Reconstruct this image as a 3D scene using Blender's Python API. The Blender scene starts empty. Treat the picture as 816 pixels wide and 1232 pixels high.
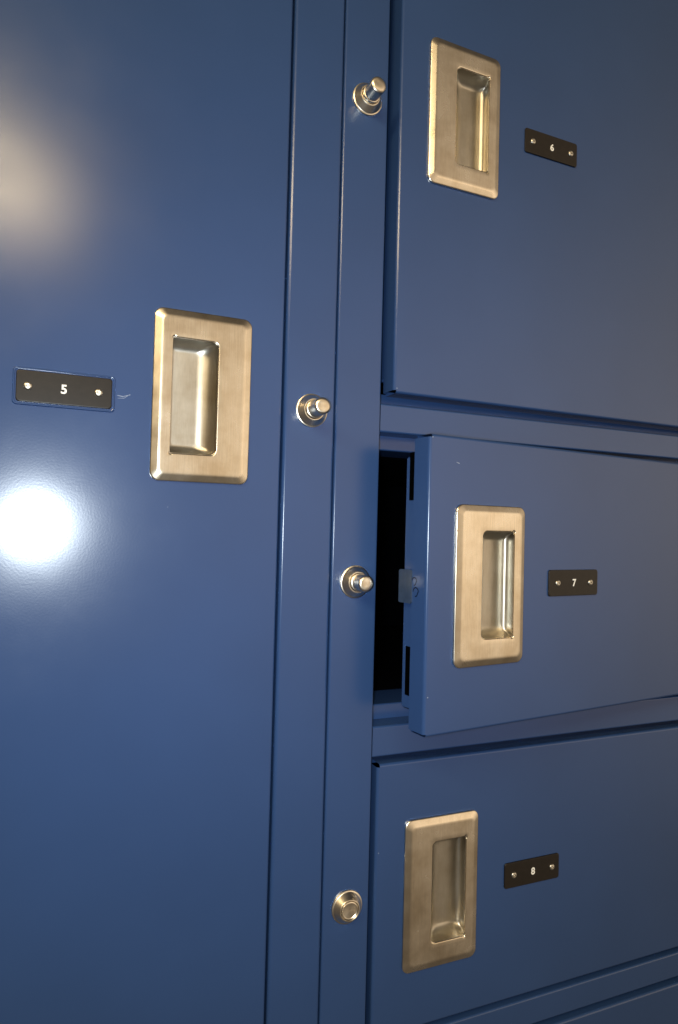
import bpy, bmesh, math, random
from mathutils import Vector, Matrix
random.seed(7)
R = math.radians
ZO = 1.45                                   # camera-fit origin above the floor
scn = bpy.context.scene

# ---------------------------------------------------------------- camera
cam = bpy.data.cameras.new('camera'); cam_o = bpy.data.objects.new('camera', cam)
scn.collection.objects.link(cam_o); scn.camera = cam_o
cam.sensor_fit = 'HORIZONTAL'; cam.sensor_width = 36; cam.lens = 813.14 * 36 / 816
cam.clip_start = .01; cam.clip_end = 50
r_ = Vector((.9181, -.3955, .0261)).normalized(); f_ = Vector((.3949, .9184, .0262)).normalized()
u_ = r_.cross(f_).normalized(); r_ = f_.cross(u_)
m = Matrix((r_, u_, -f_)).transposed().to_4x4(); m.translation = Vector((-.2521, -.5037, -.0923 + ZO))
cam_o.matrix_world = m

# ---------------------------------------------------------------- world: a dim warm room
w = bpy.data.worlds.new('World'); scn.world = w; w.use_nodes = True
nt = w.node_tree; nt.nodes.clear()
out = nt.nodes.new('ShaderNodeOutputWorld'); bg = nt.nodes.new('ShaderNodeBackground')
tc = nt.nodes.new('ShaderNodeTexCoord'); sx = nt.nodes.new('ShaderNodeSeparateXYZ')
L = nt.links.new
def mth(op, a, b=None, c=None):
    n = nt.nodes.new('ShaderNodeMath'); n.operation = op
    for i, v in enumerate((a, b, c)):
        if v is None: continue
        if isinstance(v, (int, float)): n.inputs[i].default_value = v
        else: L(v, n.inputs[i])
    return n.outputs[0]
L(tc.outputs['Generated'], sx.inputs[0])
q = None                                             # broad glow of the lit warm wall behind the photographer
for i, (d, s_) in enumerate(((.60, .44), (-.74, .60), (.09, .24))):
    t = mth('POWER', mth('DIVIDE', mth('SUBTRACT', sx.outputs[i], d), s_), 2)
    q = t if q is None else mth('ADD', q, t)
glow = mth('EXPONENT', mth('MULTIPLY', q, -.5))
up = mth('MULTIPLY_ADD', sx.outputs[2], .5, .5)
mx = nt.nodes.new('ShaderNodeMix'); mx.data_type = 'RGBA'
mx.inputs[6].default_value = (.10, .08, .06, 1); mx.inputs[7].default_value = (.05, .042, .035, 1); L(up, mx.inputs[0])
m2 = nt.nodes.new('ShaderNodeMix'); m2.data_type = 'RGBA'; m2.blend_type = 'ADD'; m2.inputs[0].default_value = 1
sc_ = nt.nodes.new('ShaderNodeVectorMath'); sc_.operation = 'SCALE'; sc_.inputs[0].default_value = (1.0, .79, .56); L(mth('MULTIPLY', glow, 1.5), sc_.inputs['Scale'])
L(mx.outputs[2], m2.inputs[6]); L(sc_.outputs[0], m2.inputs[7])
L(m2.outputs[2], bg.inputs[0]); bg.inputs[1].default_value = 1; L(bg.outputs[0], out.inputs[0])

# ---------------------------------------------------------------- lamps
def area(name, loc, target, sx_, sy_, power, col, shape='RECTANGLE'):
    l = bpy.data.lights.new(name, 'AREA'); l.shape = shape; l.size = sx_; l.size_y = sy_
    l.energy = power; l.color = col
    o = bpy.data.objects.new(name, l); scn.collection.objects.link(o); o.location = loc
    o.rotation_euler = (Vector(target) - Vector(loc)).to_track_quat('-Z', 'Y').to_euler()
    return o
fl = bpy.data.lights.new('camera_flash', 'SPOT'); fl.energy = 10.8; fl.shadow_soft_size = .015; fl.color = (.84, .94, 1)
fl.spot_size = R(118); fl.spot_blend = 1
flo = bpy.data.objects.new('camera_flash', fl); scn.collection.objects.link(flo); flo.location = (-.270, -.50, -.097 + ZO)
flo.rotation_euler = f_.to_track_quat('-Z', 'Y').to_euler()
def tube(name, p, q, wid, power, col, target):       # long ceiling fixture from p to q
    p, q = Vector(p), Vector(q); c = (p + q) / 2; x = (q - p).normalized()
    z = (c - Vector(target)); z = (z - x * z.dot(x)).normalized(); y = z.cross(x)
    o = area(name, c, target, (q - p).length, wid, power, col)
    mm = Matrix((x, y, z)).transposed().to_4x4(); mm.translation = c; o.matrix_world = mm
tube('ceiling_lamp', (-.27, -2.2, 1.06 + ZO), (-1.9, -.9, 1.10 + ZO), .17, 42, (1, .77, .44), (0, 0, ZO))

scn.view_settings.view_transform = 'Standard'; scn.view_settings.look = 'None'
scn.view_settings.exposure = 0; scn.view_settings.gamma = 1
scn.cycles.max_bounces = 8; scn.cycles.blur_glossy = 0

# ---------------------------------------------------------------- materials
def mat(name):
    m = bpy.data.materials.new(name); m.use_nodes = True
    return m, m.node_tree, m.node_tree.nodes['Principled BSDF']
def noise(nt, scale, detail=2, stretch=None, rough=.5):
    tc = nt.nodes.new('ShaderNodeTexCoord'); n = nt.nodes.new('ShaderNodeTexNoise')
    n.inputs['Scale'].default_value = scale; n.inputs['Detail'].default_value = detail; n.inputs['Roughness'].default_value = rough
    if stretch:
        mp = nt.nodes.new('ShaderNodeMapping'); mp.inputs['Scale'].default_value = stretch
        nt.links.new(tc.outputs['Object'], mp.inputs[0]); nt.links.new(mp.outputs[0], n.inputs[0])
    else: nt.links.new(tc.outputs['Object'], n.inputs[0])
    return n
def bump(nt, src, dist, strength=1, prev=None):
    b = nt.nodes.new('ShaderNodeBump'); b.inputs['Distance'].default_value = dist; b.inputs['Strength'].default_value = strength
    nt.links.new(src, b.inputs['Height'])
    if prev: nt.links.new(prev.outputs[0], b.inputs['Normal'])
    return b
def ramp(nt, src, a, b, ca, cb):
    r = nt.nodes.new('ShaderNodeValToRGB'); r.color_ramp.elements[0].position = a; r.color_ramp.elements[1].position = b
    r.color_ramp.elements[0].color = ca; r.color_ramp.elements[1].color = cb; nt.links.new(src, r.inputs[0]); return r

def paint(name, col, rough=.3, spec=.5):
    m, nt, b = mat(name)
    n1 = noise(nt, 7, 3); c = ramp(nt, n1.outputs[0], .3, .7, (*[v * .94 for v in col], 1), (*[v * 1.06 for v in col], 1))
    nt.links.new(c.outputs[0], b.inputs['Base Color'])
    n2 = noise(nt, 30, 4); rr = nt.nodes.new('ShaderNodeMapRange')
    rr.inputs[3].default_value = rough - .025; rr.inputs[4].default_value = rough + .025
    nt.links.new(n2.outputs[0], rr.inputs[0])
    n3 = noise(nt, 16, 5, None, .62); sm = nt.nodes.new('ShaderNodeMapRange')       # hand smudges
    sm.inputs[1].default_value = .50; sm.inputs[2].default_value = .72; sm.inputs[3].default_value = 0; sm.inputs[4].default_value = .025
    ad = nt.nodes.new('ShaderNodeMath'); nt.links.new(n3.outputs[0], sm.inputs[0]); nt.links.new(sm.outputs[0], ad.inputs[0]); nt.links.new(rr.outputs[0], ad.inputs[1])
    nt.links.new(ad.outputs[0], b.inputs['Roughness'])
    peel = noise(nt, 620, 1)
    b2 = bump(nt, peel.outputs[0], .000014)
    nt.links.new(b2.outputs[0], b.inputs['Normal'])
    b.inputs['Specular IOR Level'].default_value = spec
    return m
BLUE = paint('navy_powder_coat', (.023, .056, .160), .215)
INNER = paint('inner_shade_black', (.0010, .0012, .002), .9, .03)  # shade of the unlit locker interior, put into the colour as near-black

def metal(name, col, rough, stretch, aniso=.5, tang=None, bumpd=.000005):
    m, nt, b = mat(name)
    b.inputs['Metallic'].default_value = 1
    n = noise(nt, 1, 5, stretch, .65)
    c = ramp(nt, n.outputs[0], .3, .75, (*[v * .90 for v in col], 1), (*[min(1, v * 1.08) for v in col], 1))
    oi = nt.nodes.new('ShaderNodeObjectInfo'); tcc = nt.nodes.new('ShaderNodeTexCoord')       # tarnish, different on every piece
    vm = nt.nodes.new('ShaderNodeVectorMath'); vm.operation = 'ADD'; nt.links.new(tcc.outputs['Object'], vm.inputs[0]); nt.links.new(oi.outputs['Random'], vm.inputs[1])
    tn = nt.nodes.new('ShaderNodeTexNoise'); tn.inputs['Scale'].default_value = 38; tn.inputs['Detail'].default_value = 5; tn.inputs['Roughness'].default_value = .6
    nt.links.new(vm.outputs[0], tn.inputs[0]); tr = ramp(nt, tn.outputs[0], .32, .62, (.80, .76, .70, 1), (1, 1, 1, 1))
    mm = nt.nodes.new('ShaderNodeMix'); mm.data_type = 'RGBA'; mm.blend_type = 'MULTIPLY'; mm.inputs[0].default_value = 1
    nt.links.new(c.outputs[0], mm.inputs[6]); nt.links.new(tr.outputs[0], mm.inputs[7]); nt.links.new(mm.outputs[2], b.inputs['Base Color'])
    big = tn; rr = nt.nodes.new('ShaderNodeMapRange'); rr.inputs[3].default_value = rough - .05; rr.inputs[4].default_value = rough + .07
    nt.links.new(big.outputs[0], rr.inputs[0]); nt.links.new(rr.outputs[0], b.inputs['Roughness'])
    bb = bump(nt, n.outputs[0], bumpd); nt.links.new(bb.outputs[0], b.inputs['Normal'])
    b.inputs['Anisotropic'].default_value = aniso
    if tang == 'z':
        v = nt.nodes.new('ShaderNodeCombineXYZ'); v.inputs[2].default_value = 1; nt.links.new(v.outputs[0], b.inputs['Tangent'])
    elif tang == 'radial':
        v = nt.nodes.new('ShaderNodeTangent'); v.direction_type = 'RADIAL'; v.axis = 'Y'; nt.links.new(v.outputs[0], b.inputs['Tangent'])
    return m
STEEL = metal('brushed_stainless', (.80, .72, .59), .25, (2600, 2600, 60), .55, 'z')
CUPST = metal('cup_stainless', (.50, .47, .41), .36, (1800, 1800, 80), .3, 'z', .000006)
NICKEL = metal('turned_nickel', (.84, .77, .65), .30, (900, 60, 900), .5, 'radial', .000004)
def simple(name, col, rough, metallic=0, spec=.5):
    m, nt, b = mat(name)
    n = noise(nt, 260, 3); c = ramp(nt, n.outputs[0], .3, .7, (*[v * .85 for v in col], 1), (*[min(1, v * 1.12) for v in col], 1))
    nt.links.new(c.outputs[0], b.inputs['Base Color'])
    b.inputs['Roughness'].default_value = rough; b.inputs['Metallic'].default_value = metallic; b.inputs['Specular IOR Level'].default_value = spec
    bb = bump(nt, noise(nt, 1500, 2).outputs[0], .00001); nt.links.new(bb.outputs[0], b.inputs['Normal'])
    return m
BLACK = simple('engraved_black_plate', (.014, .011, .009), .36, 0, .26)
WHITE = simple('white_engraving', (.80, .80, .78), .5)
RIVET = simple('bright_screw', (.52, .49, .43), .36, 1)
DARK = simple('dark_slot', (.001, .001, .001), .9, 0, 0)
SCR = simple('bare_scratch', (.28, .34, .46), .5)
TAB = simple('grey_blue_latch_plate', (.026, .043, .080), .35)

# ---------------------------------------------------------------- mesh helpers
def finish(name, bm, material, parent=None, loc=(0, 0, 0), rot=(0, 0, 0), smooth=True, angle=38):
    bmesh.ops.recalc_face_normals(bm, faces=bm.faces[:])
    me = bpy.data.meshes.new(name)
    if smooth:
        for f in bm.faces: f.smooth = True
        for ed in bm.edges:
            if len(ed.link_faces) == 2 and ed.calc_face_angle(0) > R(angle): ed.smooth = False
    bm.to_mesh(me); bm.free(); me.materials.append(material)
    o = bpy.data.objects.new(name, me); scn.collection.objects.link(o)
    o.parent = parent; o.location = loc; o.rotation_euler = rot
    if smooth:
        wn = o.modifiers.new('weighted', 'WEIGHTED_NORMAL'); wn.keep_sharp = True; wn.weight = 90
    return o
def empty(name, loc, label, cat, group=None):
    o = bpy.data.objects.new(name, None); scn.collection.objects.link(o); o.location = loc
    o['label'] = label; o['category'] = cat
    if group: o['group'] = group
    return o
def grid(bm, rows, closed=False):
    """rows of points -> quads"""
    vs = [[bm.verts.new(p) for p in row] for row in rows]
    for a, b in zip(vs, vs[1:]):
        n = len(a)
        for i in range(n if closed else n - 1):
            j = (i + 1) % n
            bm.faces.new((a[i], a[j], b[j], b[i]))
    return vs
def box(bm, x0, x1, y0, y1, z0, z1, bev=0):
    g = bmesh.ops.create_cube(bm, size=1)['verts']
    for v in g:
        v.co = Vector(((x0 + x1) / 2 + v.co.x * (x1 - x0), (y0 + y1) / 2 + v.co.y * (y1 - y0), (z0 + z1) / 2 + v.co.z * (z1 - z0)))
    if bev:
        es = list({e for v in g for e in v.link_edges})
        bmesh.ops.bevel(bm, geom=es, offset=bev, segments=3, affect='EDGES', profile=.5)
def bent_panel(bm, x0, x1, z0, z1, y=0, r=.002, dl=0, dr=0, dt=0, db=0, n=7, lip=0, hole=None):
    """sheet steel face with folded edges; the corners stay open as in real folded steel"""
    xa = x0 + (r if dl else 0); xb = x1 - (r if dr else 0); za = z0 + (r if db else 0); zb = z1 - (r if dt else 0)
    c = {k: bm.verts.new(p) for k, p in dict(a=(xa, y, za), b=(xb, y, za), c=(xb, y, zb), d=(xa, y, zb)).items()}
    if hole:                                        # cut-out for a recessed pull
        q = [bm.verts.new((hole[i], y, hole[j])) for i, j in ((0, 2), (1, 2), (1, 3), (0, 3))]
        k = [c[v] for v in 'abcd']
        for i in range(4): bm.faces.new((k[i], k[(i + 1) % 4], q[(i + 1) % 4], q[i]))
    else: bm.faces.new((c['a'], c['b'], c['c'], c['d']))
    def fold(v1, v2, out, d):
        rows = [(v1, v2)]
        p1, p2 = v1.co.copy(), v2.co.copy(); o = Vector(out)
        for i in range(1, n + 1):
            t = i / n * math.pi / 2
            off = o * (r * math.sin(t)) + Vector((0, r * (1 - math.cos(t)), 0))
            rows.append((bm.verts.new(p1 + off), bm.verts.new(p2 + off)))
        off = o * r + Vector((0, d, 0)); rows.append((bm.verts.new(p1 + off), bm.verts.new(p2 + off)))
        if lip:                                     # hem folded back inside
            off = o * (r - lip) + Vector((0, d, 0)); rows.append((bm.verts.new(p1 + off), bm.verts.new(p2 + off)))
        for (a, b), (e, f) in zip(rows, rows[1:]): bm.faces.new((a, b, f, e))
    if dl: fold(c['d'], c['a'], (-1, 0, 0), dl)
    if dr: fold(c['b'], c['c'], (1, 0, 0), dr)
    if dt: fold(c['c'], c['d'], (0, 0, 1), dt)
    if db: fold(c['a'], c['b'], (0, 0, -1), db)
def rrect(x0, x1, z0, z1, r, y, n=10, side=6, ears=None):
    """closed loop, constant point count; r = one radius or (bl, br, tr, tl); ears = corners with a punched relief"""
    rs = r if isinstance(r, (tuple, list)) else (r,) * 4
    cs = [(x0, z0, 1, 1, 180), (x1, z0, -1, 1, 270), (x1, z1, -1, -1, 0), (x0, z1, 1, -1, 90)]
    pts = []
    for k, (cx, cz, sx, sz, a0) in enumerate(cs):
        rr = rs[k]; arc = []
        if ears and k in ears:
            er = ears[k]; ox, oz = cx + sx * er * .5, cz + sz * er * .5
            for i in range(n + 1):
                a = R(a0 - 55 + (200) * i / n); arc.append((ox + er * math.cos(a), y, oz + er * math.sin(a)))
        else:
            ox, oz = cx + sx * rr, cz + sz * rr
            for i in range(n + 1):
                a = R(a0 + 90 * i / n); arc.append((ox + rr * math.cos(a), y, oz + rr * math.sin(a)))
        pts.append(arc)
    out = []
    for k in range(4):
        out += pts[k]; a = Vector(pts[k][-1]); b = Vector(pts[(k + 1) % 4][0])
        for i in range(1, side): out.append(tuple(a.lerp(b, i / side)))
    return out
def lathe(bm, prof, n=48, cap=True):
    rows = [[(r * math.cos(2 * math.pi * i / n), -h, r * math.sin(2 * math.pi * i / n)) for i in range(n)] for r, h in prof]
    vs = grid(bm, rows, True)
    if cap: bm.faces.new(vs[-1])

# ---------------------------------------------------------------- hardware
HW, HH = .0732, .127
def handle_meshes():
    """local origin at the lower left corner of the plate; opening towards +x side; front at -y"""
    T = .0035
    bm = bmesh.new(); loops = []
    prof = [(0, 0), (0, -.0012), (.0003, -.0016), (.0009, -.0019), (.0045, -.0032), (.0053, -.00345), (.0063, -.00357), (.0075, -.0036)]
    for ins, yy in prof: loops.append(rrect(ins, HW - ins, ins, HH - ins, .0068 - ins * .5, yy))
    ox0, ox1, oz0, oz1 = .0262, .0596, .0215, .1062
    rr = (.0042, .0008, .0008, .0042); ears = {1: .0013, 2: .0013}
    def ro(d): return (max(.0005, rr[0] - d),) * 1 + (rr[1], rr[2]) + (max(.0005, rr[3] - d),)
    loops.append(rrect(ox0 - .0045, ox1 + .0035, oz0 - .0045, oz1 + .0045, .0045, -.0036))
    loops.append(rrect(ox0 - .0011, ox1 + .0003, oz0 - .0011, oz1 + .0011, (.0050, .0011, .0011, .0050), -.0036, ears={1: .0019, 2: .0019}))
    loops.append(rrect(ox0 - .0004, ox1 + .0001, oz0 - .0004, oz1 + .0004, (.0045, .0009, .0009, .0045), -.0033, ears={1: .0018, 2: .0018}))
    loops.append(rrect(ox0, ox1, oz0, oz1, rr, -.0026, ears={1: .0017, 2: .0017}))
    grid(bm, loops, True)
    plate = bm
    bm = bmesh.new(); loops = []
    D = .0125
    loops.append(rrect(ox0, ox1 + .0009, oz0 - .0008, oz1 + .0008, (.0045, .0010, .0010, .0045), -.0028))
    for k in range(0, 15):
        t = k / 14 * math.pi / 2
        s, c = math.sin(t), 1 - math.cos(t)
        dep = -.0026 + (D) * s
        ia = .0135 * c + .0002; ie = .0075 * c; ib = .0030 * c - .0034 * math.sin(2 * t) ** .8
        ra = .0042 - .001 * c; rb = .0010 + .0020 * c
        loops.append(rrect(ox0 + ia, ox1 - ib, oz0 + ie, oz1 - ie, (ra, rb, rb, ra), dep))
    vs = grid(bm, loops, True)
    bm.faces.new(vs[-1])
    return plate, bm
def rot180(bm, w, h):
    for v in bm.verts: v.co = Vector((w - v.co.x, v.co.y, h - v.co.z))
hardware = {}
def add_handle(door, x, z, flip=False):
    key = flip
    if key not in hardware:
        a, b = handle_meshes()
        if flip: rot180(a, HW, HH); rot180(b, HW, HH)
        h = finish('handle', a, STEEL, door, (x, -.0002, z)); c = finish('handle_cup', b, CUPST, door, (x, -.0002, z), angle=60)
        hardware[key] = (h, c)
    else:
        for s in hardware[key]:
            o = s.copy(); scn.collection.objects.link(o); o.parent = door; o.location = (x, -.0002, z)

PW, PH = .0616, .0225
def add_plate(door, x, z, digit, rim=False, screws=(.12, .86), pw=PW, ph=PH):
    bm = bmesh.new()
    ls = [rrect(i, pw - i, i, ph - i, .0022, yy) for i, yy in ((0, -.0001), (0, -.0010), (.0003, -.0014), (.0007, -.0015))]
    vs = grid(bm, ls, True); bm.faces.new(vs[-1])
    finish('number_plate', bm, BLACK, door, (x, 0, z))
    if rim:                                          # raised paint bead around the plate
        bm = bmesh.new()
        g = .0009
        ls = [rrect(-g - i, pw + g + i, -g - i, ph + g + i, .0026, yy) for i, yy in ((0, .0001), (0, -.0009), (.0003, -.0012), (.0008, -.0012), (.0011, -.0008), (.0013, .0001))]
        grid(bm, ls, True); finish('plate_rim', bm, BLUE, door, (x, 0, z))
    cu = bpy.data.curves.new('digit', 'FONT'); cu.body = digit; cu.size = .0086; cu.offset = .00022; cu.extrude = .00012
    cu.align_x = 'CENTER'; cu.align_y = 'CENTER'; cu.resolution_u = 6
    t = bpy.data.objects.new('tmp', cu); scn.collection.objects.link(t)
    dg = bpy.context.evaluated_depsgraph_get(); me = bpy.data.meshes.new_from_object(t.evaluated_get(dg))
    bpy.data.objects.remove(t); me.name = 'digit'; me.materials.clear(); me.materials.append(WHITE)
    xs = [v.co.x for v in me.vertices]; ys = [v.co.y for v in me.vertices]
    cxm, cym = (min(xs) + max(xs)) / 2, (min(ys) + max(ys)) / 2
    for v in me.vertices: v.co = Vector((v.co.x - cxm, v.co.y - cym, v.co.z))
    o = bpy.data.objects.new('digit', me); scn.collection.objects.link(o); o.parent = door
    o.location = (x + pw * (screws[0] + screws[1]) / 2, -.00155, z + ph / 2); o.rotation_euler = (R(90), 0, 0)
    for s in screws:
        if 'screw' not in hardware:
            bm = bmesh.new()
            lathe(bm, [(.0028, .0), (.0028, .0004), (.0026, .0009), (.0020, .0013), (.0012, .0015), (.0009, .0014), (.0008, .0002)], 28)
            hardware['screw'] = finish('screw', bm, RIVET, door)
            sc = hardware['screw']
        else:
            sc = hardware['screw'].copy(); scn.collection.objects.link(sc); sc.parent = door
        sc.location = (x + pw * s, -.0014, z + ph * .5)

def add_lock(cab, x, z, out=True, h=.025):
    lock = None
    bm = bmesh.new()
    lathe(bm, [(.0134, -.0004), (.0134, .0010), (.0131, .0014), (.0125, .0016), (.0121, .0019), (.0090, .0064), (.0085, .0069), (.0079, .0070), (.0076, .0067), (.0076, .0030), (.006, .0030)], 64, cap=False)
    lock = finish('push_lock', bm, NICKEL, cab, (x, 0, z), angle=30)
    bm = bmesh.new()
    if out:
        lathe(bm, [(.0074, .0030), (.0074, .0092), (.0072, .0096), (.0067, .0098), (.0066, .0101), (.0066, h - .0014), (.0062, h - .0007), (.0055, h - .0001), (.0046, h + .0003), (.0020, h + .0005)], 64)
        b = finish('lock_button', bm, NICKEL, lock, angle=30)
    else:
        lathe(bm, [(.0072, .0030), (.0072, .0066), (.0069, .0070), (.0063, .0072), (.0058, .0068), (.0030, .0067)], 64)
        b = finish('lock_button', bm, NICKEL, lock, angle=30)
    return lock

# ---------------------------------------------------------------- cabinets
TOPZ, BOTZ = .56 + ZO, -1.30 + ZO
tall = empty('locker_cabinet', (-.47, 0, BOTZ), 'navy steel locker with one tall closed door numbered 5', 'locker', 'navy lockers standing side by side')
bank = empty('locker_cabinet', (.0, 0, BOTZ), 'navy steel locker bank of stacked doors numbered 6, 7 and 8, the 7 ajar', 'locker', 'navy lockers standing side by side')
tall_m = Matrix.Translation((-.47, 0, BOTZ)).inverted(); bank_m = Matrix.Translation((0, 0, BOTZ)).inverted()
def W(root, x, y, z): return tuple(Vector((x, y, z)) - root.location)     # world -> cabinet space

def stile(root, x0, x1, rl, rr, name='stile'):
    bm = bmesh.new(); a = W(root, x0, 0, BOTZ); b = W(root, x1, 0, TOPZ)
    bent_panel(bm, a[0], b[0], a[2], b[2], 0, rl, dl=.030, dr=.030)
    return finish(name, bm, BLUE, root)
stile(tall, -.0845, -.04145, .0027, 0)
stile(tall, -.515, -.473, .0019, 0)
stile(bank, -.0405, 0, .0016, 0)
stile(bank, .503, .545, .0019, 0)

def rail(z0, z1, y=.0007):
    bm = bmesh.new(); a = W(bank, .0003, 0, z0 + ZO); b = W(bank, .503, 0, z1 + ZO)
    bent_panel(bm, a[0], b[0], a[2], b[2], y, .0018, dt=.021, db=.021)
    finish('rail', bm, BLUE, bank)
    bm = bmesh.new()                                  # stop strip behind, stands into both openings
    bent_panel(bm, a[0], b[0], a[2] - .0125, b[2] + .0125, .0215, .0012, dt=.045, db=.045)
    finish('door_stop', bm, BLUE, bank)
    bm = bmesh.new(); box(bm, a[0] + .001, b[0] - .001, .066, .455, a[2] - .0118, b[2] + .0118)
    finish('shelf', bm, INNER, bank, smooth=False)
rail(-.0097, .0145); rail(-.2800, -.2546); rail(-.5405, -.5160); rail(-.800, -.776); rail(.5235, .548)

def body(root, x0, x1, name='casing'):
    bm = bmesh.new(); z0, z1 = BOTZ, TOPZ
    a = W(root, x0, .028, z0); b = W(root, x1, .46, z1)
    bm2 = bm
    p = [(a[0], a[1], a[2]), (b[0], a[1], a[2]), (b[0], b[1], a[2]), (a[0], b[1], a[2])]
    lo = [bm.verts.new(q) for q in p]; hi = [bm.verts.new((q[0], q[1], b[2])) for q in p]
    bm.faces.new(lo); bm.faces.new(hi)
    for i in (1, 2, 3):
        j = (i + 1) % 4; bm.faces.new((lo[i], lo[j], hi[j], hi[i]))
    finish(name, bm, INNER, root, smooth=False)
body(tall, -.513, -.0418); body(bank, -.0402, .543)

def door(root, hinge_x, wid, z0, z1, side, angle=0, label=None, hx=None):
    """side=-1: hinge at the right, sheet runs to -x.  Local origin: hinge, bottom edge."""
    bm = bmesh.new(); h = z1 - z0
    xa, xb = (-wid, 0) if side < 0 else (0, wid)
    hole = (hx[0] + .013, hx[0] + HW - .013, hx[1] + .014, hx[1] + HH - .014) if hx else None
    if hx and side > 0: hole = (hx[0] + .008, hx[0] + HW - .018, hole[2], hole[3])
    if hx and side < 0: hole = (hx[0] + .018, hx[0] + HW - .008, hole[2], hole[3])
    bent_panel(bm, xa, xb, 0, h, 0, .0024, .0185, .0185, .0185, .0185, lip=.004, hole=hole)
    d = finish('door', bm, BLUE, root, W(root, hinge_x, 0, z0 + ZO), (0, 0, angle))
    if label: d['label'] = label
    # inner pan: narrower box behind the folded edge
    g = .0035
    bm = bmesh.new(); bent_panel(bm, xa + g, xb - g, .0150, h - .0150, 0, .0015, .0155, .0155, .0155, .0155)
    for v in bm.verts: v.co.y = .0340 - v.co.y          # faces inwards
    finish('inner_pan', bm, BLUE, d)
    return d

# tall door 5, hinged at its left
D5X, D5W = -.470, .470 - .0864
d5 = door(tall, D5X, D5W, -1.18, .49, 1, label='tall closed door numbered 5', hx=(.717 - .903 - D5X, -.0600 + 1.18))
add_handle(d5, .717 - .903 - D5X, -.0600 + 1.18, flip=True)
add_plate(d5, .6274 - .903 - D5X + .0004, -.0112 + 1.18, '5', rim=True, screws=(.120, .855), ph=.0215)
add_lock(tall, *[(-.0618 + .47), (.0023 + ZO - BOTZ)])
XH = .4998
d6 = door(bank, XH, XH - .0072, .0225, .5150, -1, R(1.0), label='large closed door numbered 6', hx=(-(XH - .0072) + .0275, .2060 - .0225))
add_handle(d6, -(XH - .0072) + .0275, .2060 - .0225)
add_plate(d6, -(XH - .0072) + .1300, .2585 - .0225, '6', screws=(.14, .87))
d7 = door(bank, XH, XH - .0067, -.2466, -.0175, -1, .1275, label='door numbered 7 standing ajar', hx=(-(XH - .0067) + .0265, -.1969 + .2466))
add_handle(d7, -(XH - .0067) + .0265, -.1969 + .2466)
add_plate(d7, -(XH - .0067) + .1296, -.1443 + .2466, '7', screws=(.17, .84))
d8 = door(bank, XH, XH - .0050, -.5105, -.2860, -1, 0, label='closed door numbered 8', hx=(-(XH - .0050) + .0270, -.4625 + .5105))
add_handle(d8, -(XH - .0050) + .0270, -.4625 + .5105)
add_plate(d8, -(XH - .0050) + .1300, -.4110 + .5105, '8', screws=(.16, .86))
d9 = door(bank, XH, XH - .0050, -.7700, -.5465, -1, 0, label='closed door below the door numbered 8')
for z, o in ((.2668, True), (-.1345, True), (-.3966, False)):
    add_lock(bank, -.0198, z + ZO - BOTZ, o, h=.0222)

# latch plate, slots on the open door
xe = -(XH - .0067)
bm = bmesh.new(); box(bm, xe - .0011, xe - .0001, .0178, .0328, .0985, .1245)
bmesh.ops.bevel(bm, geom=[e for e in bm.edges if abs(e.verts[0].co.x - e.verts[1].co.x) > .0005], offset=.0016, segments=4, affect='EDGES', profile=.5)
bmesh.ops.bisect_plane(bm, geom=bm.verts[:] + bm.edges[:] + bm.faces[:], plane_co=(0, .0262, 0), plane_no=(0, 1, 0))
for v in bm.verts:
    if v.co.y > .0262: v.co.x -= (v.co.y - .0262) * .15
finish('latch_plate', bm, TAB, d7)
for za in (.0262, .1790):
    bm = bmesh.new(); box(bm, xe + .0030, xe + .0045, .0215, .0285, za, za + .038)
    finish('hinge_slot', bm, DARK, d7, smooth=False)
bm = bmesh.new()
def squiggle(cy, cz, s, r0=.0004):
    pts = [(math.cos(a) * s * (1 if a < 3 else .7), math.sin(a) * s) for a in [R(k * 24) for k in range(13)]]
    for (a, b), (c, d) in zip(pts, pts[1:]):
        p = Vector((xe - .0002, cy + a, cz + b)); q = Vector((xe - .0002, cy + c, cz + d)); n = (q - p).cross(Vector((1, 0, 0))).normalized() * r0
        vs = [bm.verts.new(v) for v in (p - n, q - n, q + n, p + n)]; bm.faces.new(vs)
squiggle(.0150, .1160, .0030); squiggle(.0130, .1080, .0034)
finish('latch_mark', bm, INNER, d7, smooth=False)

# small scratches in the paint
def scratch(parent, pts, wd=.00022):
    bm = bmesh.new()
    for (a, b), (c, d) in zip(pts, pts[1:]):
        p = Vector((a, -.00008, b)); q = Vector((c, -.00008, d)); n = (q - p).cross(Vector((0, 1, 0))).normalized() * wd
        bm.faces.new([bm.verts.new(v) for v in (p - n * .5, q - n, q + n, p + n * .5)])
    finish('scratch', bm, SCR, parent, smooth=False)
sx0 = .6274 - .903 - D5X + PW
scratch(d5, [(sx0 + .004, .0105 + 1.1688), (sx0 + .008, .0100 + 1.1688), (sx0 + .013, .0118 + 1.1688)])
scratch(d5, [(sx0 + .0045, .0085 + 1.1688), (sx0 + .009, .0090 + 1.1688), (sx0 + .012, .0116 + 1.1688)], .00014)
scratch(d7, [(xe + .0265, .2090), (xe + .0295, .2082)], .0003)
def chip(parent, x, z, r):
    bm = bmesh.new(); k = random.randint(5, 8)
    bm.faces.new([bm.verts.new((x + r * random.uniform(.5, 1.2) * math.cos(6.283 * i / k), -.00009, z + r * random.uniform(.5, 1.2) * math.sin(6.283 * i / k))) for i in range(k)])
    finish('paint_chip', bm, SCR, parent, smooth=False)
x8 = -(XH - .0050); x6 = -(XH - .0072)
for p, x, z, r in ((d7, xe + .0034, .030, .0005), (d7, xe + .0028, .2265, .0005), (d8, x8 + .0030, .1520, .0004), (d6, x6 + .0030, .0040, .0005), (d5, .2980, 1.1010, .0003)):
    chip(p, x, z, r)
